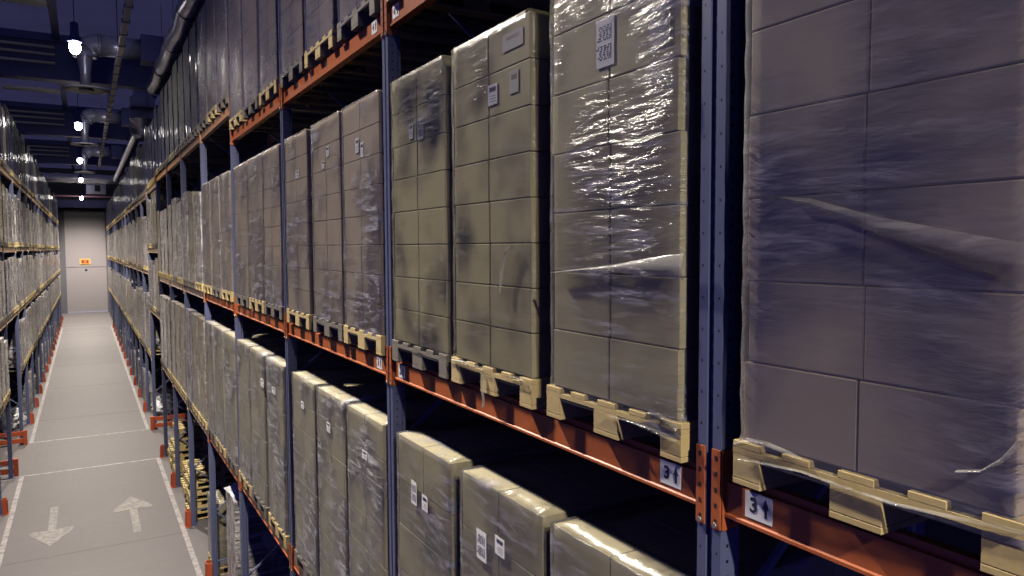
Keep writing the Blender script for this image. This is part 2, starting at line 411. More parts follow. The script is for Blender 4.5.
while z < FR_H - .9:
    braces.append(brace_me(z + .78, z, .012))
    braces.append(brace_me(z + .78, z + 1.56, .012)); z += 1.56
braces += [brace_me(.3, .3, -.02), brace_me(FR_H - .4, FR_H - .4, -.02), brace_me(4.2, 4.2, -.02)]
def make_frame():
    e = ob('rack_upright', None)
    part('post', ME_post, e); part('post', ME_post2, e)
    part('foot_plate', ME_foot, e); part('foot_plate', ME_foot, e, (1.0, 0, 0))
    for b_ in braces: part('brace', b_, e)
    return e
frame0 = make_frame()
def frame(X, y, side, label, group):
    o = place(frame0, (X, y, 0), 0 if side > 0 else PI)
    tag(o, label, 'rack frame', group, 'thing')
for n, y in enumerate(NEAR_R):
    frame(RX, y, 1, f'blue perforated rack frame, {ORD[n]} upright from the right edge, right rack', 'right rack frames before the cross aisle')
for n, y in enumerate(FAR):
    frame(RX, y, 1, f'blue rack frame, {ORD[n]} upright beyond the cross aisle, right rack' if n < 17 else '', 'right rack frames beyond the cross aisle')
LNEAR = [18.35, 21.15]
frame(LX, 18.35, -1, 'blue rack frame at the left image edge, nearest of the left rack', 'left rack frames before the cross aisle')
frame(LX, 21.15, -1, 'blue rack frame at the near corner of the cross aisle, left rack', 'left rack frames before the cross aisle')
for n, y in enumerate(FAR[:16]):
    frame(LX, y, -1, f'blue rack frame, {ORD[n]} upright beyond the cross aisle, left rack', 'left rack frames beyond the cross aisle')

# beam: length along y, face towards -x, bottom lip and top step
def beam_me(length, mat):
    bm = bmesh.new(); h = length / 2
    s = [(-.006, 0), (.05, 0), (.05, BH), (.016, BH), (.016, BH - .022), (0, BH - .022), (0, .014), (-.006, .010)]
    prism(bm, s, -h, h, 'y'); return mesh('rack_beam', bm, mat)
def conn_me(sgn, mat):
    # L-shaped end plate hugging half of the post front and its side
    bm = bmesh.new()
    a, b_ = (0, .036) if sgn > 0 else (-.036, 0)
    box(bm, -.020, -.0145, a, b_, -.045, .205)
    a, b_ = (-.006, 0) if sgn > 0 else (0, .006)
    box(bm, -.0145, .055, a, b_, -.045, .205)
    for z in (-.02, .03, .08, .13, .18):
        y = .018 * sgn
        box(bm, -.0212, -.020, y - .004, y + .004, z - .007, z + .007, 1)
        box(bm, .02, .028, -.0062 * sgn if sgn > 0 else .006, -.006 * sgn if sgn > 0 else .0064, z - .005, z + .005, 1)
    return mesh('end_connector', bm, [mat, M['black']])
def bolt_me():
    bm = bmesh.new(); tube(bm, [(-.026, 0, 0), (-.019, 0, 0)], .008, 10); return mesh('bolt', bm, M['bolt'])
ME_bolt = bolt_me()
BE = {}
def get_beam(length, mk, pretty):
    k = (length, mk)
    if k not in BE:
        e = ob('rack_beam', None); part('beam', beam_me(length - .006, M[mk]), e)
        for sg in (1, -1):
            cnn = part('end_connector', CONN.setdefault((sg, mk), conn_me(sg, M[mk])), e, (0, sg * (length / 2 - .001), 0))
            part('bolt', ME_bolt, cnn, (0, sg * .018, -.033))
        BE[k] = e
    return BE[k]
CONN = {}
def beam(side, y0, y1, z, mk, label, group, rear=False):
    e = get_beam(round(y1 - y0, 3), mk, True)
    X = RX + .014 if side > 0 else LX - .014
    o = place(e, (X + (1.1 - .028 if rear else 0) * side, (y0 + y1) / 2, z), (0 if side > 0 else PI) + (PI if rear else 0))
    return tag(o, label, 'rack beam', group, 'thing')
def num_word(n): return ORD[n]
def bay_name(zone, i):
    return {'near': f'{ORD[i]} bay from viewer', 'bridge': 'bay over the cross aisle', 'far': f'{ORD[i]} bay beyond cross aisle'}[zone]
RBAYS = [('near', n + 1, P0 + PITCH_Y * n + .05, P0 + PITCH_Y * (n + 1) - .05) for n in range(-1, 7)]
RBAYS.append(('bridge', 0, NEAR_R[-1] + .05, FAR[0] - .05))
RBAYS += [('far', n, FAR[n] + .05, FAR[n + 1] - .05) for n in range(NFAR)]
SIGNS = []
for zone, i, y0, y1 in RBAYS:
    for lv, z in r_levels(i - 1, zone).items():
        if zone == 'near' and i == 0 and lv != 3: continue
        mk = 'orange' if zone == 'near' and (i <= 3 or (i == 4 and lv < 4)) else ('orange_pale' if zone == 'near' and lv == 4 else 'beam_glare')
        col = {'orange': 'orange', 'orange_pale': 'glare-paled orange', 'beam_glare': 'glare-beige'}[mk]
        b_ = beam(1, y0, y1, z, mk, f'{col} rack beam, {bay_name(zone, i)}, {LEV[lv]}, right rack', 'right rack beams')
        if zone == 'near' and i <= 4:
            beam(1, y0, y1, z, mk, f'{col} rear rack beam, {bay_name(zone, i)}, {LEV[lv]}, right rack', 'right rack rear beams', True)
        SIGNS.append((zone, i, lv, b_, y0, y1))
LBAYS = [('near', 0, 18.40, 21.10), ('bridge', 0, 21.20, FAR[0] - .05)] + [('far', n, FAR[n] + .05, FAR[n + 1] - .05) for n in range(15)]
for zone, i, y0, y1 in LBAYS:
    for lv, z in l_levels(zone).items():
        beam(-1, y0, y1, z, 'beam_glare', f'glare-beige rack beam, {bay_name(zone, i) if zone != "near" else "bay before cross aisle"}, {LEV[lv]}, left rack', 'left rack beams')

# level signs with the number and the upward arrow
def text_me(s, size, mat):
    cu = bpy.data.curves.new('t', 'FONT'); cu.body = s; cu.size = size; cu.align_x = 'CENTER'; cu.align_y = 'CENTER'; cu.extrude = .0006; cu.offset = .0012
    o = bpy.data.objects.new('t', cu); C.objects.link(o)
    me = bpy.data.meshes.new_from_object(o.evaluated_get(bpy.context.evaluated_depsgraph_get()))
    bpy.data.objects.remove(o); me.materials.clear(); me.materials.append(mat); me.name = 'number'; return me
NUM = {3: text_me('3', .062, M['ink']), 4: text_me('4', .062, M['ink'])}
bm = bmesh.new(); prism(bm, [(-.011, 0), (.011, 0), (0, .028)], 0, .0012, 'z')
for v_ in bm.verts: v_.co.y += .004
box(bm, -.0045, .0045, -.024, .006, 0, .0012); ME_arrow = mesh('arrow', bm, M['ink'])
def sign(beam_o, bay_y, y, z, n):
    # local frame of the beam: y relative to its middle
    bm = bmesh.new(); box(bm, -.0015, .0, -.05, .05, -.04, .04)
    s = part('level_sign', mesh('level_sign', bm, M['white']), beam_o, (-.0005, y - bay_y, z)); s['label'] = f'white sign with {n} and an upward arrow'
    for me, dy in ((NUM[n], .018), (ME_arrow, -.028)):
        q = reg(ob('number' if me is not ME_arrow else 'arrow_mark', me, s, (-.0022, dy, 0)), s); q.rotation_euler = (PI / 2, 0, -PI / 2)
for zone, i, lv, o, y0, y1 in SIGNS:
    if zone != 'near': continue
    mid = (y0 + y1) / 2
    if lv == 3 and i == 0: sign(o, mid, 1.465, .066, 3)
    if lv == 3 and i == 1: sign(o, mid, 1.84, .066, 3); sign(o, mid, 4.27, .062, 3)
    if lv == 3 and i == 2: sign(o, mid, 4.67, .064, 3)
    if lv == 4 and i == 2: sign(o, mid, 4.67, .07, 4)
    if lv == 4 and i == 1: sign(o, mid, 4.29, .07, 4)

# post guards at the aisle
bm = bmesh.new()
prism(bm, [(-.10, -.05), (-.08, -.085), (-.004, -.085), (-.004, -.073), (-.07, -.073), (-.085, -.045), (-.085, .045), (-.07, .073), (-.004, .073), (-.004, .085), (-.08, .085), (-.10, .05)], 0, .31)
for v_ in bm.verts:
    if v_.co.z < .1: v_.co.x -= .012; v_.co.y *= 1.12
ME_guard = mesh('post_guard', bm, M['guard'])
bm = bmesh.new(); box(bm, -.12, -.004, -.12, .12, 0, .012); ME_gp = mesh('base_plate', bm, M['guard'])
def make_guard():
    e = ob('post_guard', None); part('shield', ME_guard, e); part('base_plate', ME_gp, e); return e
guard0 = make_guard()
for n, y in enumerate(NEAR_R[2:]):
    tag(place(guard0, (RX, y, 0)), f'orange-red post guard at the {ORD[n+2]} upright from the right edge, right rack', 'post guard', 'right rack post guards')
for n, y in enumerate(FAR[1:13]):
    tag(place(guard0, (RX, y, 0)), f'orange-red post guard, {ORD[n+1]} upright beyond the cross aisle, right rack', 'post guard', 'right rack post guards')
tag(place(guard0, (LX, 18.35, 0), PI), 'orange-red post guard at the left image edge, left rack', 'post guard', 'left rack post guards')
for n, y in enumerate(FAR[1:16]):
    tag(place(guard0, (LX, y, 0), PI), f'orange-red post guard, {ORD[n+1]} upright beyond the cross aisle, left rack', 'post guard', 'left rack post guards')
def barrier(X, y, side, label):
    e = ob('end_barrier', None, None, (X, y, 0))
    for x in (0, 1.15):
        bm = bmesh.new(); box(bm, x * side - .05, x * side + .05, -.05, .05, 0, .42); part('barrier_post', mesh('barrier_post', bm, M['guard'], .006), e)
    for z in (.06, .27):
        bm = bmesh.new(); box(bm, min(0, 1.15 * side) + .05, max(0, 1.15 * side) - .05, -.02, .02, z, z + .13); part('rail', mesh('rail', bm, M['guard'], .006), e)
    tag(e, label, 'rack end barrier')
barrier(1.63, 24.58, 1, 'orange-red two-rail barrier at the far corner of the cross aisle, right rack')
barrier(-1.60, 24.58, -1, 'orange-red two-rail barrier at the far corner of the cross aisle, left rack')
barrier(-1.60, 21.32, -1, 'orange-red two-rail barrier at the near corner of the cross aisle, left rack')

# ------------------------------------------------------------ pallets
def pallet_bm(bm, deck=True, blocks=True):
    if deck:
        for y0, y1 in ((-.40, -.30), (-.225, -.135), (-.05, .05), (.135, .225), (.30, .40)): box(bm, -.6, .6, y0, y1, .110, .130)
        for x in (-.6, -.0725, .455): box(bm, x, x + .145, -.4, .4, .092, .110)
        for y0, y1 in ((-.4, -.3), (-.0725, .0725), (.3, .4)): box(bm, -.6, .6, y0, y1, 0, .018)
    if blocks:
        for x in (-.6, -.0725, .455):
            for y0, y1 in ((-.4, -.3), (-.0725, .0725), (.3, .4)): box(bm, x, x + .145, y0, y1, .018, .092)
bm = bmesh.new(); pallet_bm(bm); ME_pallet = mesh('pallet', bm, M['wood'])
bm = bmesh.new(); pallet_bm(bm); ME_pallet_dull = mesh('pallet', bm, M['wood_dull'])
bm = bmesh.new()
for x in (-.6, -.0725, .455): box(bm, x, x + .145, -.4, .4, .092, .110)
ME_pl_str = mesh('pallet', bm, M['wood'])
def board_me(w, z): 
    bm = bmesh.new(); box(bm, -.6, .6, -w / 2, w / 2, z, z + (.020 if z else .018)); return mesh('board', bm, M['wood'], .002)
ME_dwide, ME_dnar, ME_skid, ME_skidm = board_me(.10, .110), board_me(.09, .110), board_me(.10, 0), board_me(.145, 0)
def blk(w):
    bm = bmesh.new(); box(bm, -.0725, .0725, -w / 2, w / 2, .018, .092); return mesh('block', bm, M['wood'], .003)
ME_blk, ME_blkm = blk(.10), blk(.145)
FINE = (ME_pl_str, ME_dwide, ME_dnar, ME_skid, ME_skidm, ME_blk, ME_blkm)
def dulled(me):
    c = me.copy(); c.materials[0] = M['wood_dull']; return c
FINE_DULL = tuple(dulled(q) for q in FINE)
def fine_pallet(parent, dull=False):
    ME_pl_str, ME_dwide, ME_dnar, ME_skid, ME_skidm, ME_blk, ME_blkm = FINE_DULL if dull else FINE
    p = part('pallet', ME_pl_str, parent)
    for y, me in ((-.35, ME_dwide), (-.18, ME_dnar), (0, ME_dwide), (.18, ME_dnar), (.35, ME_dwide)): part('deck_board', me, p, (0, y, 0))
    for y, me, bk in ((-.35, ME_skid, ME_blk), (0, ME_skidm, ME_blkm), (.35, ME_skid, ME_blk)):
        part('bottom_board', me, p, (0, y, 0))
        for x in (-.5275, 0, .5275): part('block', bk, p, (x, y, 0))
    return p

# ------------------------------------------------------------ near loads: separate cartons under film
def carton_me(dx, dy, h, mat):
    bm = bmesh.new(); box(bm, -dx / 2, dx / 2, -dy / 2, dy / 2, 0, h)
    bmesh.ops.bevel(bm, geom=list(bm.edges), offset=.004, segments=2, affect='EDGES', profile=.6)
    return mesh('carton', bm, [mat, M['tape']])
def film_me(w, d, h, seed, amp=.006, drop=.05):
    # open-bottomed skin round the cartons, gathered in at its foot over the pallet edge
    bm = bmesh.new(); rnd = random.Random(seed)
    nu, nd, nz = 22, 26, 44
    hw, hd = w / 2 + .006, d / 2 + .006
    loop = [(-hd, -hw + 2 * hw * k / nu) for k in range(nu)] + [(-hd + 2 * hd * k / nd, hw) for k in range(nd)] + \
           [(hd, hw - 2 * hw * k / nu) for k in range(nu)] + [(hd - 2 * hd * k / nd, -hw) for k in range(nd)]
    rows = []
    for j in range(nz + 1):
        z = PZ - drop + (h + drop + .006) * j / nz; row = []
        fl = max(0, (PZ + .015 - z) / .1)
        for x, y in loop:
            dirv = Vector((x / hd if abs(abs(x) - hd) < 1e-6 else 0, y / hw if abs(abs(y) - hw) < 1e-6 else 0, 0))
            q = Vector((x * 1.3, y * 1.3, z * 4.5 + y * 1.4 + seed * 3.1))
            a = abs(noise.noise(q * 1.6)) * amp + max(0, noise.noise(q * 5)) * amp * .5
            k = 1 + fl * (.6 / hd - 1) * min(1, 1)
            k2 = 1 + fl * (.402 / hw - 1)
            p = Vector((x * (k if fl > 0 else 1), y * (k2 if fl > 0 else 1), z)) + dirv * (a + .0015)
            row.append(bm.verts.new(p))
        rows.append(row)
    n = len(loop)
    for a, b_ in zip(rows, rows[1:]):
        for k in range(n):
            f = bm.faces.new((a[k], a[(k + 1) % n], b_[(k + 1) % n], b_[k])); f.smooth = True
    # top band folded over the edge
    top = rows[-1]; inner = []
    for k, (x, y) in enumerate(loop):
        s = .72 + .1 * noise.noise(Vector((x * 3, y * 3, seed)))
        inner.append(bm.verts.new((x * s, y * s, PZ + h + .008 + .004 * rnd.random())))
    for k in range(n): bm.faces.new((top[k], top[(k + 1) % n], inner[(k + 1) % n], inner[k])).smooth = True
    return mesh('stretch_film', bm, M['film'])
KINDS = {}
def near_kind(key, w, layers, h, film, seed, gap=.006, mat='carton', variants=2, sticker=False, topcut=0):
    out = []
    for vn in range(variants):
        rnd = random.Random(seed + vn * 17)
        e = ob('wrapped_pallet_load', None)
        fine_pallet(e, key in ('L3m', 'L2t', 'L4', 'L3b') and vn == (0 if key != 'L3m' else 1))
        d = 1.17; cw, cd, ch = (w - gap) / 2, d / 3, h / layers
        me = carton_me(cd - .003, cw - .002, ch - .003, M[mat])
        for k in range(layers):
            jx, jy = rnd.uniform(-.0008, .0008), rnd.uniform(-.007, .007)
            for ix in range(3):
                for iy in (-1, 1):
                    c_ = part('carton', me, e, ((ix - 1) * cd + jx + rnd.uniform(-.0006, .0006), iy * (cw / 2 + gap / 2) + jy + rnd.uniform(-.002, .002), PZ + .002 + k * ch), rnd.uniform(-.006, .006))
                    if sticker and ix == 0 and iy == -1:
                        part('carton_sticker', ME_stick, c_, (.12, -cw / 2 + .0005, ch * .55))
                    elif sticker and ix == 2 and iy == -1 and False: pass
        fm = film_me(w, d, h, seed + vn, .006); fm.materials[0] = M[film]
        f_ = part('stretch_film', fm, e)
        out.append(e)
    KINDS[key] = out
bm = bmesh.new(); box(bm, -.035, .035, -.0012, 0, -.03, .03); ME_stick = mesh('carton_sticker', bm, M['side_sticker'])
near_kind('L3c', .735, 7, 1.655, 'film', 3, .010, 'carton', 1, True)
near_kind('L3A', .735, 7, 1.655, 'film_calm', 8, .004, 'carton_dark', 1)
near_kind('L3b', .745, 8, 1.575, 'film_clean', 21, .005, 'carton', 2)
near_kind('L3m', .75, 8, 1.58, 'film', 34, .004, 'carton_dark', 2)
near_kind('L2', .77, 6, 1.72, 'film', 41, .004, 'carton', 2, True)
near_kind('L2t', .74, 7, 1.71, 'film_milky', 52, .004, 'carton', 2, True)
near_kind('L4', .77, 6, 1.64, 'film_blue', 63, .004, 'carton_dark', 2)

# ------------------------------------------------------------ loads farther off: one wrapped body on a pallet
def body_me(w, d, h, seed, mat, crumple=0):
    bm = bmesh.new(); rnd = random.Random(seed)
    nu, nz = 8, 18; hw, hd = w / 2, d / 2
    nd = 10
    loop = [(-hd, -hw + 2 * hw * k / nu) for k in range(nu)] + [(-hd + 2 * hd * k / nd, hw) for k in range(nd)] + \
           [(hd, hw - 2 * hw * k / nu) for k in range(nu)] + [(hd - 2 * hd * k / nd, -hw) for k in range(nd)]
    rows = []
    for j in range(nz + 1):
        z = .095 + (h + PZ - .095) * j / nz; row = []
        for x, y in loop:
            a = .012 * noise.noise(Vector((x * 2, y * 3, z * 3 + seed * 2.3)))
            s = 1 + a / .4 - (.012 if j == nz else 0)
            row.append(bm.verts.new((x * (1 + a / hd), y * s, z)))
        rows.append(row)
    n = len(loop)
    for a, b_ in zip(rows, rows[1:]):
        for k in range(n): bm.faces.new((a[k], a[(k + 1) % n], b_[(k + 1) % n], b_[k]))
    top = rows[-1]
    c_ = bm.verts.new((0, 0, PZ + h + .002))
    for k in range(n): bm.faces.new((top[k], top[(k + 1) % n], c_))
    bm.faces.new(rows[0][::-1])
    return mesh('wrapped_cartons', bm, mat)
FARK = {}
def far_kind(key, specs):
    FARK[key] = []
    for w, h, mat, sd in specs:
        e = ob('wrapped_pallet_load', None); part('pallet', ME_pallet if sd % 3 == 0 else ME_pallet_dull, e); part('wrapped_cartons', body_me(w, 1.17, h, sd, M[mat]), e)
        FARK[key].append((e, w, h, mat))
far_kind('tall', [(.76, 1.57, 'wrap_tan', 1), (.75, 1.60, 'wrap_grey', 2), (.77, 1.54, 'wrap_tan', 3), (.74, 1.58, 'wrap_grey', 4), (.76, 1.63, 'wrap_pale', 5), (.77, 1.50, 'wrap_pale', 6)])
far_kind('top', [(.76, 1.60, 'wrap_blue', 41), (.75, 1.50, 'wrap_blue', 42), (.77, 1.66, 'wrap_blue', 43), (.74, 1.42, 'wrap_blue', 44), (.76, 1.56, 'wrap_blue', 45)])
far_kind('taller', [(.76, 1.72, 'wrap_grey', 11), (.75, 1.70, 'wrap_tan', 12), (.77, 1.68, 'wrap_pale', 13)])
far_kind('mid', [(.76, 1.34, 'wrap_pale', 21), (.75, 1.28, 'wrap_grey', 22), (.77, 1.38, 'wrap_tan', 23), (.76, 1.18, 'wrap_pale', 24)])
far_kind('low', [(.76, .75, 'wrap_pale', 31), (.75, 1.0, 'wrap_grey', 32), (.77, .5, 'wrap_tan', 33), (.75, 1.2, 'wrap_pale', 34)])
LOOK = {'wrap_tan': 'tan', 'wrap_grey': 'grey', 'wrap_pale': 'pale', 'wrap_blue': 'shade-darkened'}
slotname = {3: ['near', 'middle', 'far'], 4: ['near', 'second', 'third', 'far']}
FXR, FXL = 1.65 + .6, -1.62 - .6
rnd = random.Random(7)
NEAR_LIST = []      # (y, z, object) for labels
SLOT_Y = {(3, 0): [None, None, None], (3, 1): [2.15, 3.07, 3.93], (3, 2): [4.925, 5.765, 6.70], (3, 3): [7.715, 8.54, 9.43],
          (2, 1): [2.14, 3.0, 3.90], (2, 2): [4.92, 5.75, 6.60]}
FARLIST = []
def load_label(look, zone, i, k, n, lv, side):
    if zone == 'near' and side == 'left': bay = 'bay before cross aisle'
    else: bay = bay_name(zone, i)
    return f'{look} wrapped pallet load, {slotname[n][k]} place, {bay}, {LEV[lv]}, {side} rack'
for zone, i, y0, y1 in RBAYS:
    n = 4 if zone == 'bridge' else 3
    for lv, z in r_levels(i - 1, zone).items():
        if zone == 'near' and i == 0 and lv != 3: continue
        zb = z + BH + .001
        for k in range(n):
            if zone == 'near' and i == 0 and k != 2: continue
            yc = y0 + (k + .5) * (y1 - y0) / n + rnd.uniform(-.03, .03)
            yc = max(yc, y0 + .41); yc = min(yc, y1 - .41)
            if n == 4: yc = y0 + (k + .5) * (y1 - y0) / n
            if zone == 'near' and (lv, i) in SLOT_Y and i > 0: yc = SLOT_Y[(lv, i)][k]
            if zone == 'near' and i == 0: yc = 1.13
            if zone == 'near' and i <= 4:
                if lv == 3:
                    kd = KINDS['L3A'][0] if i == 0 else (KINDS['L3c'][0] if (i, k) == (1, 0) else (KINDS['L3b'][k % 2] if i == 1 else KINDS['L3m'][(k + i) % 2]))
                elif lv == 2: kd = KINDS['L2'][k % 2] if i == 1 else KINDS['L2t'][(k + i) % 2]
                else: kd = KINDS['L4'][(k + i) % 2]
                look = 'brown carton'
                
                o = place(kd, (FXR, yc, zb), 0)
                tag(o, load_label(look, zone, i, k, n, lv, 'right'), 'pallet load', 'wrapped pallet loads')
                NEAR_LIST.append((yc, zb, o, lv, i, k))
            else:
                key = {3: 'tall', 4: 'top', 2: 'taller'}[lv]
                if zone != 'near' and lv == 2 and rnd.random() < .3: key = 'tall'
                if zone == 'bridge': key = 'mid' if lv < 4 else 'top'
                FARLIST.append((yc, FXR, zb, 0, rnd.choice(FARK[key]), zone, i, k, n, lv, 'right'))
for zone, i, y0, y1 in LBAYS:
    n = 4 if zone == 'bridge' else 3
    for lv, z in l_levels(zone).items():
        zb = z + BH + .001
        for k in range(n):
            yc = y0 + (k + .5) * (y1 - y0) / n + (rnd.uniform(-.03, .03) if n == 3 else 0)
            key = 'mid' if lv < 5 else ('mid' if rnd.random() < .2 else 'top')
            if lv == 5 and zone == 'near' and k == 0: pass
            FARLIST.append((yc, FXL, zb, PI, rnd.choice(FARK[key]), zone, i, k, n, lv, 'left'))
# floor places beyond the cross aisle
for side, FX, rz, sn in ((1, FXR + .06, 0, 'right'), (-1, FXL - .06, PI, 'left')):
    for zone, i, y0, y1 in (RBAYS if side > 0 else LBAYS):
        if zone != 'far': continue
        for k in range(3):
            if rnd.random() < .25 or (i == 0): continue
            yc = y0 + (k + .5) * (y1 - y0) / 3
            FARLIST.append((yc, FX, 0.0, rz, rnd.choice(FARK['low']), zone, i, k, 3, 1, sn))
FARLIST.sort(key=lambda q: q[0])
MAXN = 300 - len(NEAR_LIST) - 3
for q in FARLIST[:MAXN]:
    yc, X, zb, rz, (e, w, h, mat), zone, i, k, n, lv, side = q
    o = place(e, (X, yc, zb), rz)
    tag(o, load_label(LOOK[mat], zone, i, k, n, lv, side), 'pallet load', 'wrapped pallet loads')
bm = bmesh.new()
for q in FARLIST[MAXN:]:
    yc, X, zb, rz, (e, w, h, mat), zone, i, k, n, lv, side = q
    if i >= (NFAR if side == 'right' else 15): continue
    mi = {'wrap_tan': 0, 'wrap_grey': 1, 'wrap_pale': 2, 'wrap_blue': 4}[mat]
    T = Matrix.Translation((X, yc, zb)) @ Matrix.Rotation(rz, 4, 'Z')
    for me_, m_ in ((ME_pallet, 3), (kids(e)[1].data, mi)):
        b2 = bmesh.new(); b2.from_mesh(me_); b2.transform(T)
        for f in b2.faces: f.material_index = m_
        tmp = bpy.data.meshes.new('tmp'); b2.to_mesh(tmp); b2.free(); bm.from_mesh(tmp); bpy.data.meshes.remove(tmp)
me = bpy.data.meshes.new('distant_pallet_loads'); bm.to_mesh(me); bm.free()
for k in ('wrap_tan', 'wrap_grey', 'wrap_pale', 'wood', 'wrap_blue'): me.materials.append(M[k])
tag(ob('distant_pallet_loads', me), 'small wrapped pallet loads in the farthest bays near the end wall', 'pallet load', None, 'stuff')
# unused prototypes go
used = place.__defaults__[1]

# ------------------------------------------------------------ paper labels stuck on the near loads
def find_load(y, z):
    best = None
    for yc, zb, o, lv, i, k in NEAR_LIST:
        if abs(y - yc) < .42 and zb < z < zb + 1.9: best = o
    return best
def paper(y0, y1, z0, z1, style):
    o = find_load((y0 + y1) / 2, (z0 + z1) / 2)
    if not o: return
    w, h = abs(y1 - y0), abs(z1 - z0)
    bm = bmesh.new(); box(bm, -.001, 0, -w / 2, w / 2, -h / 2, h / 2)
    s = part('paper_label', mesh('paper_label', bm, M['pale_label' if style == 'faint' else 'white']), o, (-.5965 if z0 < 4.5 else (-.5868 if style != 'faint' else -.5862), (y0 + y1) / 2 - o.location.y, (z0 + z1) / 2 - o.location.z))
    s['label'] = {'faint': 'pale label under the film', 'tall': 'white label with dark print', 'bar': 'white label with thin printed lines'}[style]
    bm = bmesh.new(); r2 = random.Random(int(y0 * 1000))
    if style == 'tall':
        for zc in (-.22, .18):
            for q in range(7):
                zz = zc * h + (q - 3) * h * .045; x = -w * .36
                while x < w * .34:
                    l = r2.uniform(.05, .16) * w; box(bm, -.0016, -.001, x, x + l, zz, zz + h * .028); x += l + r2.uniform(.03, .12) * w
    elif style == 'bar':
        x = -w * .34
        while x < w * .3:
            l = r2.uniform(.015, .05) * w; box(bm, -.0016, -.001, x, x + l, h * .14, h * .36); x += l + .035 * w
        for q in range(3): box(bm, -.0016, -.001, -w * .34, w * r2.uniform(.1, .3), -h * (.08 + .13 * q), -h * (.055 + .13 * q))
    else:
        x = -w * .3
        while x < w * .3:
            l = .03 * w; box(bm, -.0016, -.001, x, x + l, h * .1, h * .32); x += .07 * w
    reg(ob('print', mesh('print', bm, M['ink'] if style != 'faint' else M['carton_dark']), s), s)
for a in [(3.07, 2.98, 6.17, 6.265, 'bar'), (2.93, 2.75, 6.385, 6.46, 'faint'), (2.87, 2.79, 6.19, 6.29, 'faint'),
          (2.225, 2.12, 6.165, 6.34, 'tall'), (1.93, 1.83, 6.17, 6.31, 'faint'),
          (4.04, 3.98, 6.14, 6.23, 'bar'), (3.91, 3.83, 6.12, 6.24, 'tall'),
          (5.02, 4.95, 6.17, 6.27, 'bar'), (4.91, 4.85, 6.13, 6.23, 'bar'), (5.74, 5.66, 6.22, 6.30, 'bar'), (5.86, 5.79, 6.14, 6.20, 'bar'), (6.70, 6.58, 6.13, 6.2, 'bar'),
          (4.05, 3.97, 3.98, 4.12, 'tall'), (3.89, 3.81, 3.99, 4.08, 'bar'), (3.20, 3.10, 3.96, 4.11, 'tall'), (3.01, 2.92, 4.05, 4.14, 'bar'),
          (4.95, 4.85, 4.03, 4.09, 'bar'), (5.83, 5.73, 4.03, 4.11, 'bar'), (6.64, 6.54, 4.07, 4.13, 'bar'), (8.4, 8.25, 3.98, 4.07, 'bar'), (7.84, 7.68, 4.0, 4.07, 'bar')]:
    paper(*a)

# twisted and gathered strands of film
def strand(pts, width, load_yz, label, mk='film_fold'):
    # a thin ribbon of gathered film with a rounded ridge, given as world (y, z, width)
    o = find_load(*load_yz)
    bm = bmesh.new(); rows = []
    for (y, z, w) in pts:
        row = []
        for k in range(7):
            a = (k - 3) / 3
            row.append(bm.verts.new((-.606 - .012 * (1 - a * a) - .003 * noise.noise(Vector((y * 30, z * 30, k))), y - o.location.y, z - o.location.z + a * w / 2)))
        rows.append(row)
    for a, b_ in zip(rows, rows[1:]):
        for k in range(6): bm.faces.new((a[k], b_[k], b_[k + 1], a[k + 1])).smooth = True
    part('film_strand', mesh('film_strand', bm, M[mk]), o)['label'] = label
strand([(1.36, 5.64, .006), (1.27, 5.622, .022), (1.16, 5.585, .032), (1.08, 5.557, .042), (.98, 5.53, .055), (.91, 5.51, .065), (.80, 5.48, .08), (.735, 5.465, .09)], 0, (1.12, 5.6), 'twisted strand of gathered film fanning out to the right', 'film_thin')
strand([(.755, 5.11, .02), (.79, 5.06, .014), (.83, 5.025, .01), (.88, 5.012, .008)], 0, (1.12, 5.1), 'loose strand of film at the lower corner')
strand([(2.49, 5.405, .006), (2.3, 5.42, .012), (2.1, 5.432, .025), (1.95, 5.44, .05), (1.8, 5.445, .075), (1.735, 5.445, .085)], 0, (2.12, 5.4), 'bright fold of film across the middle')
strand([(2.81, 5.52, .012), (2.86, 5.49, .02), (2.89, 5.44, .035), (2.91, 5.38, .04), (2.925, 5.31, .03)], 0, (3.05, 5.4), 'curled loose strand of film')

foot = 'bright gathered film at the foot of the load over the pallet edge'
def foot_strand(pts, yz):
    strand([(y, z, w * .7) for y, z, w in pts], 0, yz, foot, 'film_foot')
foot_strand([(1.515, 4.925, .02), (1.47, 4.945, .03), (1.40, 4.95, .028), (1.33, 4.945, .02), (1.28, 4.94, .008)], (1.12, 5.1))
foot_strand([(1.50, 4.885, .012), (1.40, 4.895, .014), (1.28, 4.905, .010), (1.15, 4.90, .008), (1.02, 4.897, .010), (.90, 4.905, .018), (.80, 4.915, .02), (.74, 4.92, .014)], (1.12, 5.1))
foot_strand([(1.90, 4.945, .006), (1.85, 4.945, .02), (1.79, 4.93, .028), (1.755, 4.915, .02)], (2.12, 5.1))
foot_strand([(2.12, 4.892, .008), (2.0, 4.895, .016), (1.90, 4.89, .024), (1.81, 4.88, .030), (1.76, 4.875, .02)], (2.12, 5.1))
foot_strand([(3.44, 4.925, .014), (3.3, 4.93, .016), (3.18, 4.925, .010), (3.05, 4.93, .008)], (3.05, 5.1))
foot_strand([(2.85, 4.925, .008), (2.78, 4.93, .018), (2.71, 4.925, .016)], (3.05, 5.1))
strand([(3.10, 4.90, .016), (3.095, 4.86, .012), (3.10, 4.82, .014), (3.09, 4.77, .018), (3.095, 4.74, .008)], 0, (3.05, 5.1), 'short strip of film hanging over the beam')

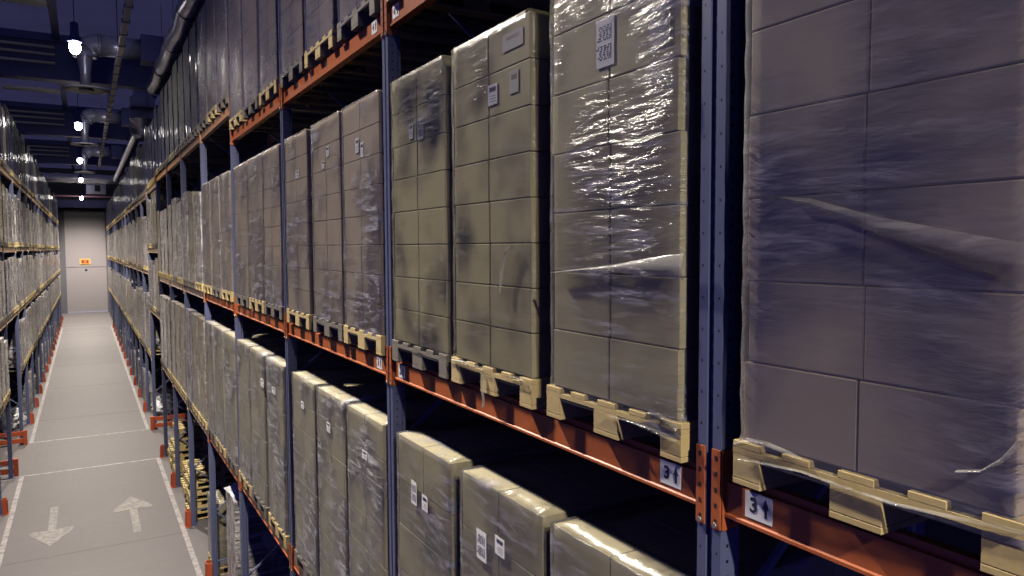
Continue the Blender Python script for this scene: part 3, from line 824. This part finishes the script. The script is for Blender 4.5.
# ------------------------------------------------------------ floor goods under the near right rack
def wood_pallet(X, y, z, rz, label, group):
    o = WP[0].copy() if WP[1] else WP[0]
    if WP[1]: C.objects.link(o)
    WP[1] = True
    o.location = (X, y, z); o.rotation_euler = (0, 0, rz); tag(o, label, 'pallet', group)
WP = [ob('wooden_pallet', ME_pallet), False]
for s_i, (y, cnt, zname) in enumerate(((16.25, 8, 'nearest'), (17.25, 6, 'second'), (18.95, 10, 'third'), (20.1, 5, 'fourth'))):
    for k in range(cnt):
        wood_pallet(2.33 + rnd.uniform(-.05, .05), y + rnd.uniform(-.03, .03), k * .1305, rnd.uniform(-.05, .05),
                    f'bare wooden pallet, {ORD[k]} from the floor in the {zname} pallet stack, right rack', 'stacks of bare wooden pallets')
# tall wrapped load with a crumpled film hood
e = ob('hooded_pallet_load', None, None, (2.33, 11.35, 0))
part('pallet', ME_pallet, e); part('wrapped_cartons', body_me(.78, 1.15, 1.72, 77, M['wrap_pale']), e)
bm = bmesh.new(); bmesh.ops.create_icosphere(bm, subdivisions=4, radius=1)
for v_ in bm.verts:
    n_ = noise.noise(v_.co * 3.1) * .22 + noise.noise(v_.co * 8) * .08
    v_.co = Vector((v_.co.x * .58, v_.co.y * .38, v_.co.z * .17)) * (1 + n_)
part('film_hood', mesh('film_hood', bm, M['crumple']), e, (0, 0, 1.90))
tag(e, 'tall wrapped pallet load with a crumpled white film hood on the floor', 'pallet load')
# carton column beside it
e = ob('carton_stack_pallet', None, None, (2.33, 13.35, 0)); part('pallet', ME_pallet, e)
me = carton_me(.38, .38, .27, M['carton'])
for k in range(4):
    for ix in (-1, 0, 1):
        for iy in (-1, 1):
            part('carton', me, e, (ix * .385 + rnd.uniform(-.008, .008), iy * .193, PZ + .002 + k * .273), 0)
part('stretch_film', film_me(.77, 1.16, 1.09, 99), e)
tag(e, 'low brown carton pallet with loose pale film on the floor by the fifth upright', 'pallet load')
# loose bundles of white film on the floor places
def bundle(X, y, r, label, sd):
    bm = bmesh.new(); bmesh.ops.create_icosphere(bm, subdivisions=4, radius=1)
    for v_ in bm.verts:
        q = v_.co.copy() + Vector((sd, 0, 0))
        n_ = noise.noise(q * 2.3) * .3 + noise.noise(q * 6) * .12
        v_.co = Vector((v_.co.x, v_.co.y * .8, v_.co.z * .75)) * r * (1 + n_)
    zmin = min(v_.co.z for v_ in bm.verts)
    for v_ in bm.verts: v_.co.z -= zmin
    tag(ob('film_bundle', mesh('film_bundle', bm, M['crumple']), None, (X, y, 0)), label, 'film bundle')
bundle(-2.25, 26.1, .50, 'large crumpled bundle of white film under the left rack', 1)
bundle(-2.15, 27.2, .38, 'smaller crumpled bundle of white film behind the large one, left rack', 2)
bundle(2.25, 26.4, .48, 'crumpled bundle of white film behind the right end barrier', 3)
bundle(2.2, 27.25, .35, 'smaller crumpled film bundle farther behind the right end barrier', 4)

# ------------------------------------------------------------ ceiling steel, lamps, ducts
for k, y in enumerate((1.0, 14.5, 28.0, 41.5, 55.0)):
    bm = bmesh.new()
    box(bm, -8, 8, y, y + .5, 10.95, 11.15); box(bm, -8, 8, y + .12, y + .38, 11.15, 12.15); box(bm, -8, 8, y, y + .5, 12.15, 12.395)
    for q in range(9): box(bm, -7.5 + q * 1.9, -7.46 + q * 1.9, y + .02, y + .48, 11.15, 12.15)
    g_ = struct('trim_%d' % (3 + k), mesh('girder', bm, M['navy_steel']))
    for z in (11.95, 11.72, 11.45):
        bm = bmesh.new(); tube(bm, [(-8, y - .05, z), (-.6, y - .05, z)], .045, 10); ob('pipe_rail', mesh('pipe_rail', bm, M['tray']), g_)
for k, (x, y0) in enumerate(((-.55, 0), (2.9, 0), (-4.0, 0))):
    bm = bmesh.new(); box(bm, x - .1, x + .1, -5, 73.6, 12.2, 12.395); struct('trim_%d' % (8 + k), mesh('purlin', bm, M['navy_steel']))
# pale strips added to imitate lamp glow on the ceiling
for k, y in enumerate((24.0, 37.2, 50.6)):
    bm = bmesh.new(); box(bm, -2.7, -.5, y, y + .5, 12.24, 12.335); o = ob('lamp_glow_strip', mesh('lamp_glow_strip', bm, M['tray']))
    tag(o, ['nearest', 'middle', 'farthest'][k] + ' pale strip standing in for lamp glow on the ceiling left of the lamps', 'lamp glow strip')
# high bay lamp
def make_lamp():
    e = ob('high_bay_lamp', None)
    bm = bmesh.new(); lathe(bm, [(.05, .62), (.09, .60), (.10, .30), (.14, .24), (.14, .16), (.05, .16)], 20); part('housing', mesh('housing', bm, M['navy_steel']), e)
    bm = bmesh.new(); lathe(bm, [(.10, .26), (.13, .22), (.16, .13), (.155, .13), (.12, .21), (.095, .25)], 28); part('lamp_shade', mesh('lamp_shade', bm, M['navy_steel']), e)
    bm = bmesh.new(); bmesh.ops.create_uvsphere(bm, u_segments=20, v_segments=12, radius=1)
    for v_ in bm.verts: v_.co = Vector((v_.co.x * .13, v_.co.y * .13, v_.co.z * .17))
    part('bulb', mesh('bulb', bm, M['glow']), e)
    bm = bmesh.new(); bar(bm, (0, 0, .6), (0, 0, 12.40 - LAMP_Z), .02); part('drop_rod', mesh('drop_rod', bm, M['black']), e)
    return e
lamp0 = make_lamp()
def aisle_optic(ld):
    # narrow-aisle reflector: throws most of its light down and along the aisle, little sideways
    ld.use_nodes = True; t = ld.node_tree; em = t.nodes['Emission']
    ge = t.nodes.new('ShaderNodeNewGeometry'); sp = t.nodes.new('ShaderNodeSeparateXYZ'); L(t, ge.outputs['Incoming'], sp.inputs[0])
    ux = math_(t, 'ABSOLUTE', sp.outputs[0]); uz = math_(t, 'ABSOLUTE', sp.outputs[2])
    i = math_(t, 'DIVIDE', 1.0, math_(t, 'POWER', math_(t, 'MAXIMUM', ux, .25), 3.0))
    side = node(t, 'ShaderNodeMapRange', interpolation_type='SMOOTHSTEP'); L(t, ux, side.inputs[0])
    for q, v in zip((1, 2, 3, 4), (.32, .6, 1.0, .55)): side.inputs[q].default_value = v
    low = node(t, 'ShaderNodeMapRange', interpolation_type='SMOOTHSTEP'); L(t, uz, low.inputs[0])
    for q, v in zip((1, 2, 3, 4), (.30, .78, .12, 1.0)): low.inputs[q].default_value = v
    L(t, math_(t, 'MULTIPLY', math_(t, 'MULTIPLY', i, side.outputs[0]), low.outputs[0]), em.inputs['Strength'])
for k, y in enumerate(LAMPS_Y):
    o = place(lamp0, (-.03, y, LAMP_Z if k < 6 else 9.6))
    if k == 6:
        bm = bmesh.new(); bar(bm, (0, 0, 1.88), (0, 0, 2.8), .02); part('drop_rod', mesh('drop_rod', bm, M['black']), o)
    lab = ['', 'glowing high bay lamp just above the top edge', 'largest glowing high bay lamp over the aisle', 'second glowing lamp along the aisle, beside a round diffuser',
           'third glowing lamp along the aisle, small', 'fifth glowing lamp along the aisle, small and far', 'farthest and lowest glowing lamp, just before the pale end door'][k]
    if k == 0: lab = 'glowing high bay lamp behind the viewer'
    tag(o, lab, 'ceiling lamp', 'high bay lamps over the aisle')
    ld = bpy.data.lights.new('lamp_light', 'SPOT'); ld.energy = LAMP_W; ld.color = LAMP_COL; ld.shadow_soft_size = .16
    ld.spot_size = math.radians(158); ld.spot_blend = .3
    aisle_optic(ld)
    lo = bpy.data.objects.new('lamp_light', ld); C.objects.link(lo); lo.parent = o; lo.location = (0, 0, -.2)
# round air diffusers hanging between the lamps
def make_diffuser():
    e = ob('air_diffuser', None)
    bm = bmesh.new(); lathe(bm, [(.10, .03), (.30, .02), (.58, -.015), (.585, 0), (.58, .03), (.30, .07), (.12, .12)], 36); part('disc', mesh('disc', bm, M['disc']), e)
    bm = bmesh.new(); lathe(bm, [(.14, .12), (.14, .5), (.2, .9), (.2, 1.3)], 24); part('neck', mesh('neck', bm, M['duct']), e)
    bm = bmesh.new(); lathe(bm, [(.19, -.03), (.19, .0)], 24); part('centre_plate', mesh('centre_plate', bm, M['white']), e)
    return e
diff0 = make_diffuser()
DIFFS = []
for k, y in enumerate((24.3, 37.0, 50.5)):
    DIFFS.append(place(diff0, (.20, y, 10.02)))
for k, y in enumerate((24.3, 37.0, 50.5)):
    tag(DIFFS[k], ['nearest round pale air diffuser hanging under the duct elbow', 'round air diffuser beside the second lamp', 'round air diffuser beside the third lamp, far off'][k], 'air diffuser')
# ducts
def duct_thing(name, label, pieces):
    e = ob(name, None)
    for pn, me in pieces: part(pn, me, e)
    return tag(e, label, 'air duct')
def tm(pts, r, mat, n=20, rib=0):
    bm = bmesh.new(); tube(bm, pts, r, n, rib); return mesh('duct', bm, mat)
for k, y in enumerate((24.3, 37.0, 50.5)):
    arc = [(.20 + .38 * (1 - math.cos(a)), y, 11.32 - .38 + .38 * math.sin(a)) for a in [PI / 2 * q / 8 for q in range(9)]]
    collar = [(x, y, 11.32) for x in (1.62, 1.66)]
    for pn, me in (
               [('elbow', tm([(.20, y, 11.31 - .38)] + arc, .30, M['duct'], 24)), ('pipe_run', tm([(.58, y, 11.32), (1.62, y, 11.32)], .295, M['duct'], 24)),
                ('end_box', (lambda b_: (box(b_, 1.62, 2.25, y - .36, y + .36, 10.95, 11.7), mesh('end_box', b_, M['navy_steel'], .01))[1])(bmesh.new())),
                ('flange', tm([(.56, y, 11.32), (.60, y, 11.32)], .325, M['duct'], 24))]):
        part(pn, me, DIFFS[k], (-.20, -y, -10.02))
    bm = bmesh.new(); bar(bm, (1.0, 0, 1.58), (1.0, 0, 2.38), .03); part('hanger_rod', mesh('hanger_rod', bm, M['black']), DIFFS[k])
def strap(x, y, z0):
    bm = bmesh.new(); bar(bm, (x, y, z0), (x, y, 12.40), .03, .01); return mesh('hanger_strap', bm, M['black'])
pts = []; y = 3.0
while y < 26.0: pts.append((2.10 + .02 * math.sin(y * 2.1), y, 10.6 + .02 * math.sin(y * 3.3))); y += .12
duct_thing('foil_duct', 'near ribbed silver foil duct running above the right rack loads',
           [('foil_hose', tm(pts, .225, M['foil'], 24, .05)), ('end_rim', tm([(2.10, 25.9, 10.6), (2.10, 26.05, 10.6)], .245, M['disc'], 24))] +
           [('hanger_band', tm([(2.10, yy, 10.6), (2.10, yy + .06, 10.6)], .245, M['black'], 24)) for yy in (8.2, 11.2, 14.2, 17.2, 20.2, 23.2)] +
           [('hanger_strap', strap(2.10, yy + .03, 10.8)) for yy in (8.2, 11.2, 17.2, 20.2, 23.2)])
pts = []; y = 33.0
while y < 60.0: pts.append((2.15, y, 10.45)); y += .25
duct_thing('foil_duct', 'far ribbed foil duct continuing beyond the upright silver cylinder', [('foil_hose', tm(pts, .2, M['foil'], 16, .07))] + [('hanger_strap', strap(2.15, yy, 10.6)) for yy in (35, 40, 45, 50, 56)])
bm = bmesh.new(); lathe(bm, [(.30, 9.5), (.42, 9.7), (.42, 10.2), (.44, 10.2), (.44, 10.24), (.42, 10.24), (.42, 11.0), (.3, 11.1), (.3, 12.4)], 28)
e = ob('silver_cylinder_duct', None, None, (2.02, 30.2, 0)); part('cylinder', mesh('cylinder', bm, M['duct']), e)
bm = bmesh.new(); lathe(bm, [(.45, 10.6), (.45, 10.65)], 28); part('band', mesh('band', bm, M['disc']), e); tag(e, 'upright silver cylinder duct near the loads at the ceiling', 'air duct')
# lighting trunking with short gaps
e = ob('ceiling_trunking', None)
y = 4.0; cnt = 0
while y < 52:
    bm = bmesh.new(); box(bm, .90, 1.02, y, y + 1.0, 10.5, 10.53); part('strip', mesh('strip', bm, M['tray']), e)
    bm = bmesh.new(); box(bm, .87, 1.05, y + 1.0, y + 1.12, 10.49, 10.56); part('bracket', mesh('bracket', bm, M['navy_steel']), e)
    y += 1.12; cnt += 1
for k in range(6):
    bm = bmesh.new(); bar(bm, (.96, 4.5 + 9 * k, 10.55), (.96, 4.5 + 9 * k, 12.40), .02); part('hanger_rod', mesh('hanger_rod', bm, M['black']), e)
bm = bmesh.new(); box(bm, .90, 1.02, 4, 52, 10.53, 10.60); part('rail', mesh('rail', bm, M['navy_steel']), e)
tag(e, 'long pale segmented trunking strip hanging along the ceiling', 'trunking')
# end of hall: sprinkler pipe, cross ducts, louvres, sign
e = tag(ob('cross_pipe', tm([(-8, 70, 9.84), (8, 70, 9.84)], .07, M['pipe'], 10)), 'thin pink-white pipe crossing above the far end', 'pipe')
cd_ = tag(ob('cross_duct', tm([(x * .4 - 3.2, 66, 10.95 + .03 * math.sin(x * 1.9)) for x in range(17)], .36, M['foil'], 20, .06)), 'wide crinkled silver duct crossing the ceiling near the end wall', 'air duct')
bm = bmesh.new()
for k in range(5): box(bm, -2.6, 2.2, 72.0 + k * .35, 72.12 + k * .35, 9.0 + .04 * k, 9.6)
box(bm, -2.6, 2.2, 72.0, 73.69, 9.6, 9.66); bm2 = bm; tag(ob('roller_housing', mesh('roller_housing', bm2, M['navy_steel'])), 'dark ribbed housing above the pale end door', 'door housing')
for x in (-2.5, 0, 2.5): part('hanger_strap', strap(x, 66, 11.2), cd_)
bm = bmesh.new(); box(bm, .3, 1.7, 67.6, 68.6, 9.95, 10.75); o = tag(ob('fan_unit', mesh('fan_unit', bm, M['duct'], .02)), 'grey boxed fan unit near the end wall ceiling', 'fan unit')
bm = bmesh.new(); box(bm, .9, 1.3, 67.56, 67.6, 10.1, 10.6); part('grille', mesh('grille', bm, M['black']), o)
for x in (.5, 1.5): part('hanger_strap', strap(x, 68.1, 10.7), o)
e = ob('door_sign', None, None, (.06, 73.72, 4.43))
bm = bmesh.new(); box(bm, -.40, .40, -.03, 0, -.24, .24); part('sign_edge', mesh('sign_edge', bm, M['sign_yellow']), e)
bm = bmesh.new(); box(bm, -.33, .33, -.04, -.03, -.18, .18); part('sign_face', mesh('sign_face', bm, M['sign_orange']), e)
for x in (-.16, .16):
    bm = bmesh.new(); box(bm, x - .05, x + .05, -.045, -.04, -.13, .06); box(bm, x - .035, x + .035, -.045, -.04, .08, .14); part('dark_mark', mesh('dark_mark', bm, M['black']), e)
tag(e, 'small orange sign with yellow edge and two dark marks on the end door', 'sign')

# remove prototypes that were never placed
for o in list(bpy.data.objects):
    if o.parent is None and o.type == 'EMPTY' and 'label' not in o.keys():
        for c_ in list(o.children_recursive): bpy.data.objects.remove(c_)
        bpy.data.objects.remove(o)
